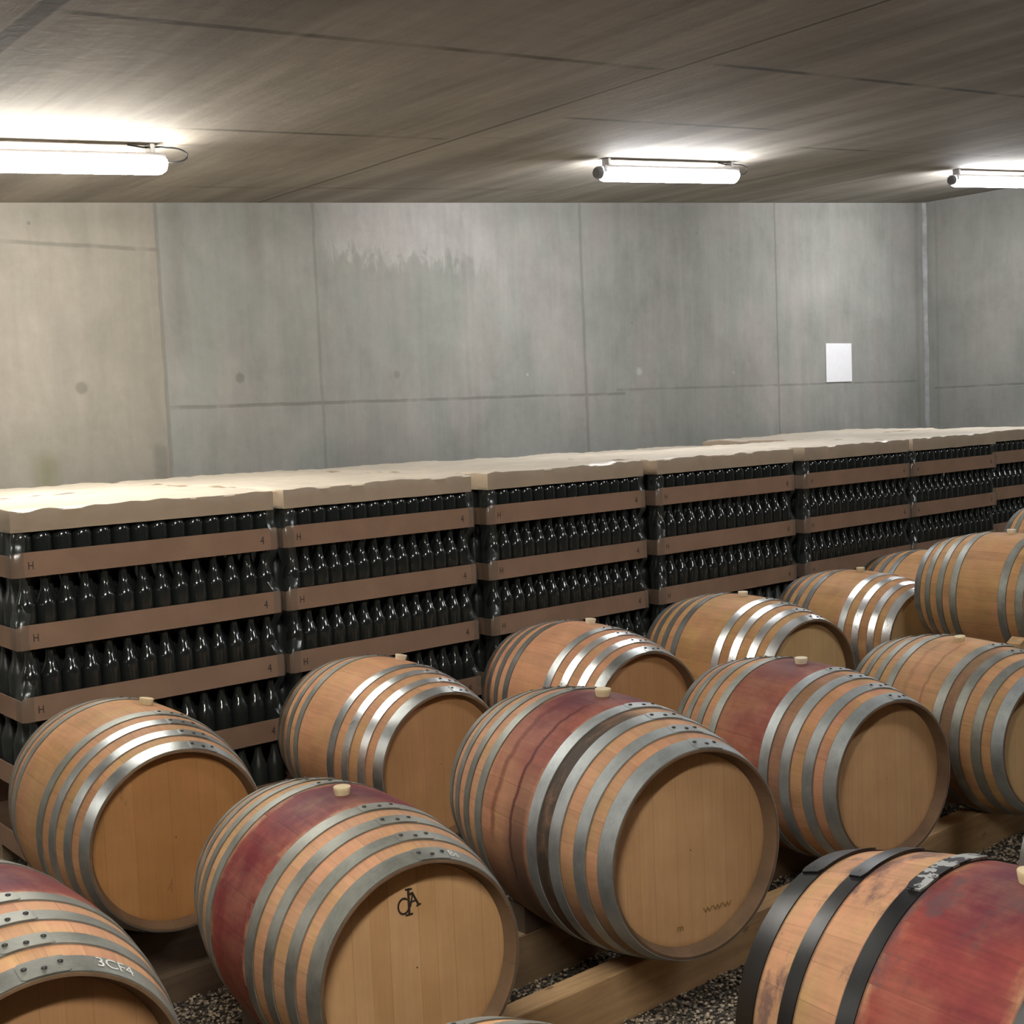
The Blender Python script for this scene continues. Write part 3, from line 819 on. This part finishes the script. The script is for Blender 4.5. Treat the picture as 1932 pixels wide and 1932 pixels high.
B = {}
rowB = 'barrels in the back row beside the bottle stacks'
rowF = 'barrels in the middle row on the long timber beam'
rowK = 'barrels in the front row nearest the camera'
B['B1'] = barrel(1.680, 4.151, ZC+.0147, -.067, 1.014, 'clean orange oak barrel with a dark head, leftmost in the back row', staves('staves_b1', OAK, OAKP, seed=1.3), HD, [Z0, Z2, Z2, Z2], dull, M_bung, .2066, rivet_ang=.30, group=rowB)
B['B2'] = barrel(2.777, 4.197, ZC+.0068, -.064, .973, 'orange oak barrel second from the left in the back row, bright streaks on its hoops', staves('staves_b2', (.50, .255, .125), OAKP, seed=4.1), HD2, [Z2, Z1, Z1, Z2], dull, M_bung2, .2314, rivet_ang=.28, group=rowB)
B['B3'] = barrel(3.827, 4.142, ZC+.002, -.119, 1.004, 'rust-orange oak barrel, third from the left in the back row', staves('staves_b3', (.52, .25, .13), OAKP, seed=6.6, pink=.35), HD2, [Z2, Z1, Z1, Z2], mid, M_bung2, .103, rivet_ang=.12, group=rowB)
B['B4'] = barrel(4.870, 4.090, ZC-.0054, -.1125, 1.0275, 'yellowish oak barrel with a deep dark head rim, fourth in the back row', staves('staves_b4', OAKY, OAK, seed=8.2), HP, brt, mid, M_bung2, -.006, rivet_ang=.15, group=rowB)
B['B5'] = barrel(6.055, 4.215, ZC-.0103, -.138, .991, 'golden oak barrel with four gleaming hoops, fifth in the back row', staves('staves_b5', OAKY, OAKD, seed=10.9), HP, brt, [Z2, Z1], M_bung, -.03, rivet_ang=.9, group=rowB)
B['B6'] = barrel(6.98, 4.30, ZC-.001, -.12, 1.01, 'half hidden barrel at the right end of the back row, dull hoops only', staves('staves_b6', OAKY, OAK, seed=12.7), HP, mid, mid, M_bung2, .0, rivet_ang=.2, group=rowB)
B['F0'] = barrel(.750, 2.798, ZC+.0127, -.003, 1.006, 'wine-stained barrel cut off at the lower left corner, chalk writing on its end hoop', staves('staves_f0', (.58, .36, .17), OAKP, red=1.0, red_w=.135, pink=.6, seed=2.2), HD2, [Z0], dull, M_bung, .0, rivet_ang=.02, group=rowF)
B['F1'] = barrel(1.726, 2.850, ZC-.0160, -.1142, .9595, 'wine-stained barrel with a small black monogram on its blonde head', staves('staves_f1', OAKY, (.56, .33, .19), red=1.0, red_w=.145, pink=.5, seed=3.4), HB, dull, dull, M_bung, .0186, rivet_ang=.12, group=rowF)
B['F2'] = barrel(2.684, 2.845, ZC+.0440, -.1564, 1.0613, 'largest middle-row barrel, dark red drip and a blackened grimy band on its left flank', staves('staves_f2', (.50, .30, .15), (.53, .29, .17), red=.95, red_w=.155, pink=.5, band=(-.232, -.165, .97, .33), flank=.8, drip=.95, seed=5.5, side=.26), HB2, [Z3], dull, M_bung, .0336, rivet_ang=.13, group=rowF)
B['F3'] = barrel(3.786, 2.906, ZC-.0089, -.1516, .988, 'pinkish red stained barrel with a blonde head, behind the black-hooped barrel', staves('staves_f3', OAK, (.53, .27, .17), red=.82, red_w=.16, pink=.8, band=(-.225, -.165, .5, .32), seed=7.7), HB2, [Z3], dull, M_bung2, -.0154, rivet_ang=.12, group=rowF)
B['F4'] = barrel(4.655, 2.743, ZC-.0200, -.2308, .958, 'brown oak barrel with thin dark runs below its bung at the right edge', staves('staves_f4', (.44, .25, .12), OAKY, seed=9.1, pink=.3, drip=.35, band=(-.225, -.165, .6, .32)), HP, [Z0, Z0, Z0, Z3], dull, M_bung, -.12, rivet_ang=.1, group=rowF)
B['S1'] = barrel(6.06, 3.315, EYE-1.038, -.05, .91, 'clean oak barrel raised on the timber rack at the right edge of the photo', staves('staves_s1', OAKY, OAK, seed=14.2), HP, dull, [Z0, Z0, Z0, Z2], M_bung2, .0, rivet_ang=.2, group='raised barrels on the rack')
B['S2'] = barrel(8.0, 3.86, EYE-1.06, -.10, .99, 'barrel at the right photo edge behind the raised barrel, mostly cut off', staves('staves_s2', OAKY, OAKP, seed=16.1), HP, dull, [Z0], M_bung2, .0, rivet_ang=.2, group='raised barrels on the rack')
B['K'] = barrel(2.096, 1.121, EYE-1.239, -.064, 1.022, 'large wine-red barrel with black painted hoops at the lower right corner', staves('staves_k', (.41, .235, .12), (.39, .215, .115), red=1.0, red_w=.155, pink=.25, seed=11.5, grey=.45), HB, [M_blackhoop], [M_blackhoop], M_bung, .02, hq=HQ_BLACK, rivet_ang=-.30, group=rowK, plate=True)
B['G'] = barrel(1.161, 1.262, ZC-.008, -.147, .997, 'barrel at the bottom photo edge, only the top of a dull hoop showing', staves('staves_g', OAKY, OAKP, seed=13.3), HB, dull, dull, M_bung, .0, rivet_ang=-.2, group=rowK)
B['K2'] = barrel(3.338, 1.22, ZC, -.123, 1.0, 'barrel beyond the black-hooped one at the right edge, only a grey hoop showing', staves('staves_k2', OAKY, OAKP, seed=17.3), HB, mid, mid, M_bung, .0, rivet_ang=.2, group=rowK)

# marks on the heads and hoops
def head_mark(br, s, x, z, size, mat, label, tilt=0.0, sx=1.0):
    me = text_mesh(s, size, .0004); me.materials.clear(); me.materials.append(mat)
    hd = [c for c in br.children if c.name.startswith('head') and c.data.vertices[0].co.y < 0][0]
    o = bpy.data.objects.new('brand_mark', me); C.objects.link(o); o.parent = hd
    o.location = (x, -L_+.0372, z); o.rotation_euler = (PI/2, tilt, 0); o.scale = (sx, 1, 1); o['label'] = label
    return o
M_burn = simple('burned_mark', (.03, .018, .01), .8)
M_burn2 = simple('faint_burn', (.30, .17, .06), .8)
M_chalk = simple('white_chalk', (.62, .62, .60), .9)

def monogram(br, x, z, h):
    """looped round letter, tall barred stem and an A-like letter run together"""
    bm = bmesh.new()
    def stroke(pts, w):
        for a, b in zip(pts[:-1], pts[1:]):
            d = Vector((b[0]-a[0], b[1]-a[1])); d.normalize(); n = Vector((-d.y, d.x))*w/2; e = d*w*.3
            q = [(a[0]+n.x-e.x, a[1]+n.y-e.y), (b[0]+n.x+e.x, b[1]+n.y+e.y), (b[0]-n.x+e.x, b[1]-n.y+e.y), (a[0]-n.x-e.x, a[1]-n.y-e.y)]
            lo = [bm.verts.new((x+p[0]*h, -L_+.0378, z+p[1]*h)) for p in q]; hi = [bm.verts.new((x+p[0]*h, -L_+.0370, z+p[1]*h)) for p in q]
            bm.faces.new(lo); bm.faces.new(hi[::-1])
            for k in range(4): bm.faces.new((lo[k], lo[(k+1) % 4], hi[(k+1) % 4], hi[k]))
    stroke([(-.22+.24*math.cos(a), -.12+.30*math.sin(a)) for a in np.linspace(.9, 2*PI-.5, 14)], .07)
    stroke([(0, .5), (0, -.5)], .10); stroke([(-.12, .5), (.14, .47)], .07); stroke([(-.14, -.5), (.14, -.5)], .07)
    stroke([(.05, .28), (.17, .30), (.42, -.22)], .09); stroke([(.17, .26), (.06, -.2)], .06); stroke([(.08, -.02), (.32, -.02)], .06); stroke([(.34, -.24), (.50, -.20)], .07)
    hd = [c for c in br.children if c.name.startswith('head') and c.data.vertices[0].co.y < 0][0]
    o = bm_obj('brand_mark', bm, M_burn, hd); o['label'] = 'small black monogram burned into the head'
monogram(B['F1'], -.015, .175, .066)
head_mark(B['F2'], 'www', .035, -.185, .034, M_burn2, 'faint scorched zigzag mark', sx=1.4)
head_mark(B['F2'], 'm', -.055, -.215, .03, M_burn2, 'faint scorched mark')

def hoop_writing(br, s, hoop_i, a0, size, mat, label):
    """chalk letters bent round the end hoop"""
    me = text_mesh(s, size, 0.0); me.materials.clear(); me.materials.append(mat)
    q0 = .965
    for v in me.vertices:
        yy = -(q0)*L_+v.co.y; q = min(1, abs(yy)/L_); r = prof(q)+.0042; a = a0+v.co.x/r
        v.co = (r*math.sin(a), yy, r*math.cos(a))
    hoops = [c for c in br.children if c.name.startswith('hoop')]
    o = bpy.data.objects.new('chalk_writing', me); C.objects.link(o); o.parent = hoops[hoop_i]; o['label'] = label
hoop_writing(B['F0'], '3CF4', 3, .42, .040, M_chalk, 'white chalk writing 3CF4')
hoop_writing(B['F1'], 'Bs', 3, .34, .034, M_chalk, 'white chalk writing Bs')

# ------------------------------------------------------------------ timber under the barrels
def timber_mat(name, c1, c2, seed):
    t = NT(name); co = t.coord(); x, y, z = t.xyz(co)
    g = t.noise(t.vmul(t.vadd(co, (seed, 0, 0)), (1.6, 26, 22)), 1.4, 7, .65, .6)
    b = t.noise(t.vadd(co, (seed, 1, 0)), 3.5, 5, .6)
    col = t.gain(t.mix(t.step(b, .35, .65), c1, c2), t.lin(g, .3, .7, .78, 1.16))
    k = t.noise(t.vmul(t.vadd(co, (seed, 3, 0)), (.8, 2, 2)), 11, 3, .5)
    col = t.mix(t.M('MULTIPLY', t.step(k, .68, .76), .7), col, (.10, .05, .025))
    return t.bsdf(col, .65, 0, .3, t.bump(g, .25, .004))
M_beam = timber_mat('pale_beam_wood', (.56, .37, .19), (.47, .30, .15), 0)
M_beam2 = timber_mat('shade_toned_beam_wood', (.27, .185, .105), (.20, .135, .08), 5)  # wood tone darkened to carry the shade behind the front beam
M_beam3 = timber_mat('shaded_beam_wood', (.13, .088, .055), (.085, .058, .038), 7)  # back-row shadow painted into the wood colour

def beam(name, x0, x1, y0, y1, z0, ztop, cradle, label, mat, group=None):
    """a long timber, scooped where barrels press into it"""
    bm = bmesh.new(); n = int((x1-x0)/.02); rows = []
    yc = (y0+y1)/2
    for i in range(n+1):
        x = x0+(x1-x0)*i/n; z = ztop
        for br in cradle:
            S = br.scale[0]
            for yy in (y0, yc, y1):
                dy = yy-br.location.y; q = min(1, abs(dy)/(L_*S)); r = prof(q)*S+.0045
                xc = br.location.x-math.sin(br.rotation_euler.z)*dy
                dx = x-xc
                if abs(dx) < r: z = min(z, br.location.z-math.sqrt(r*r-dx*dx))
        z += 0.0015*noise.noise((x*4, y0, 0)) if z == ztop else 0
        rows.append([bm.verts.new(p) for p in ((x, y0, z0), (x, y0, z-.004), (x, y0+.004, z), (x, y1-.004, z), (x, y1, z-.004), (x, y1, z0))])
    for a, b in zip(rows[:-1], rows[1:]):
        for k in range(6): bm.faces.new((a[k], a[(k+1) % 6], b[(k+1) % 6], b[k]))
    bm.faces.new(rows[0]); bm.faces.new(rows[-1])
    return tag(bm_obj(name, bm, mat, smooth=.5), label, 'beam', group)

rowBb = [B[k] for k in ('B1', 'B2', 'B3', 'B4', 'B5', 'B6')]
rowFb = [B[k] for k in ('F0', 'F1', 'F2', 'F3', 'F4')]
beam('timber_beam', -.6, 5.45, 2.60, 2.683, .001, .157, rowFb, 'pale timber beam on the gravel under the front ends of the middle-row barrels', M_beam)
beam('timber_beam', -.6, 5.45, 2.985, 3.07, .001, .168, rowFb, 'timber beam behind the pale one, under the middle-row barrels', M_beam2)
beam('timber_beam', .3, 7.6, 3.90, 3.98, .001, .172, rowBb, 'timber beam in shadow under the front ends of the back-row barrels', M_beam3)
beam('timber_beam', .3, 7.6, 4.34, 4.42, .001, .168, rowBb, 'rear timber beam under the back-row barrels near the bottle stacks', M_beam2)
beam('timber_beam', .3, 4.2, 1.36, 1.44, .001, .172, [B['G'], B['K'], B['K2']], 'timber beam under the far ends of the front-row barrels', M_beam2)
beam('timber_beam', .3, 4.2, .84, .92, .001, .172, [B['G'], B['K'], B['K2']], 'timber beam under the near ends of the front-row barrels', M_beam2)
# plank on the gravel in front of the back row
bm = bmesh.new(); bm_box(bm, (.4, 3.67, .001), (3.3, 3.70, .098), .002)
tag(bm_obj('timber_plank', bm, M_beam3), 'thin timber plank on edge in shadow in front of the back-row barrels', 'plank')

def wedge(br, yy, side, ztop, label, mat, w=.085, back=0.0):
    """a chock snug under the round of a barrel"""
    S = br.scale[0]; dy = yy-br.location.y; q = min(1, abs(dy)/(L_*S)); r = prof(q)*S+.006
    xc = br.location.x-math.sin(br.rotation_euler.z)*dy; zc = br.location.z
    a0, a1 = .40, .72
    pts = []
    for a in np.linspace(a0, a1, 7): pts.append((xc+side*r*math.sin(a), zc-r*math.cos(a)))
    if pts[0][1] < ztop: pts = [p for p in pts if p[1] > ztop+.001] or pts[-2:]
    poly = pts+[(pts[-1][0]+side*.012, pts[-1][1]), (pts[-1][0]+side*.012, ztop+.0005), (pts[0][0], ztop+.0005)]
    bm = bmesh.new(); A = [bm.verts.new((p[0], yy-w/2, p[1])) for p in poly]; Bv = [bm.verts.new((p[0], yy+w/2, p[1])) for p in poly]
    bm.faces.new(A); bm.faces.new(Bv[::-1]); n = len(poly)
    for k in range(n): bm.faces.new((A[k], A[(k+1) % n], Bv[(k+1) % n], Bv[k]))
    return tag(bm_obj('wooden_wedge', bm, mat), label, 'wedge', 'wooden wedges holding the barrels')
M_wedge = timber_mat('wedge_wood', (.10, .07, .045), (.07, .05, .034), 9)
nm = {'F1': 'the monogrammed barrel', 'F2': 'the dripping grimy-banded barrel', 'F3': 'the pinkish stained barrel', 'F4': 'the brown barrel with thin runs',
      'B1': 'the leftmost back-row barrel', 'B2': 'the second back-row barrel', 'B3': 'the third back-row barrel', 'B4': 'the fourth back-row barrel', 'B5': 'the back-row barrel with gleaming hoops'}
for k in ('F1', 'F2', 'F3', 'F4'):
    for s in (-1, 1):
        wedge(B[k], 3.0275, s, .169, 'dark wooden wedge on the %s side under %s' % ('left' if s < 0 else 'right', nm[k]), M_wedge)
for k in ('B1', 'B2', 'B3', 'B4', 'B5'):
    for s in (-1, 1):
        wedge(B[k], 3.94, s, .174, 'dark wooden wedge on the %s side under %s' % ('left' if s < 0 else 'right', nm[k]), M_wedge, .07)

# raised rack for the two barrels at the right
def rack():
    t = empty('timber_rack', (6.9, 3.5, 0)); tag(t, 'raised timber rack carrying the barrels at the right edge of the photo', 'rack')
    zt = B['S1'].location.z-.312
    for yy in (3.10, 3.62):
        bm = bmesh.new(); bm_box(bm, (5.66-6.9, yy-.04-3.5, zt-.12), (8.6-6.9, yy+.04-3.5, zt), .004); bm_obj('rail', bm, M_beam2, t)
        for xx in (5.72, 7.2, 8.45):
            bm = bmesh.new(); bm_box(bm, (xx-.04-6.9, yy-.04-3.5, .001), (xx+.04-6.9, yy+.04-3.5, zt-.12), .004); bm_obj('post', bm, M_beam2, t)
    return zt
zr = rack()
bm = bmesh.new()
pr_ = [(5.69, zr), (5.80, zr), (5.775, zr+.10), (5.735, zr+.165), (5.68, zr+.14)]
A = [bm.verts.new((p[0], 3.07, p[1]+.0005)) for p in pr_]; Bv = [bm.verts.new((p[0], 3.14, p[1]+.0005)) for p in pr_]
bm.faces.new(A); bm.faces.new(Bv[::-1])
for k in range(5): bm.faces.new((A[k], A[(k+1) % 5], Bv[(k+1) % 5], Bv[k]))
tag(bm_obj('wooden_chock', bm, M_beam), 'pale tall wooden chock against the left flank of the raised barrel', 'chock')
for s in (-1, 1):
    wedge(B['S1'], 3.10, s, zr, 'pale wooden wedge on the %s side under the raised barrel' % ('left' if s < 0 else 'right'), M_beam, .09)
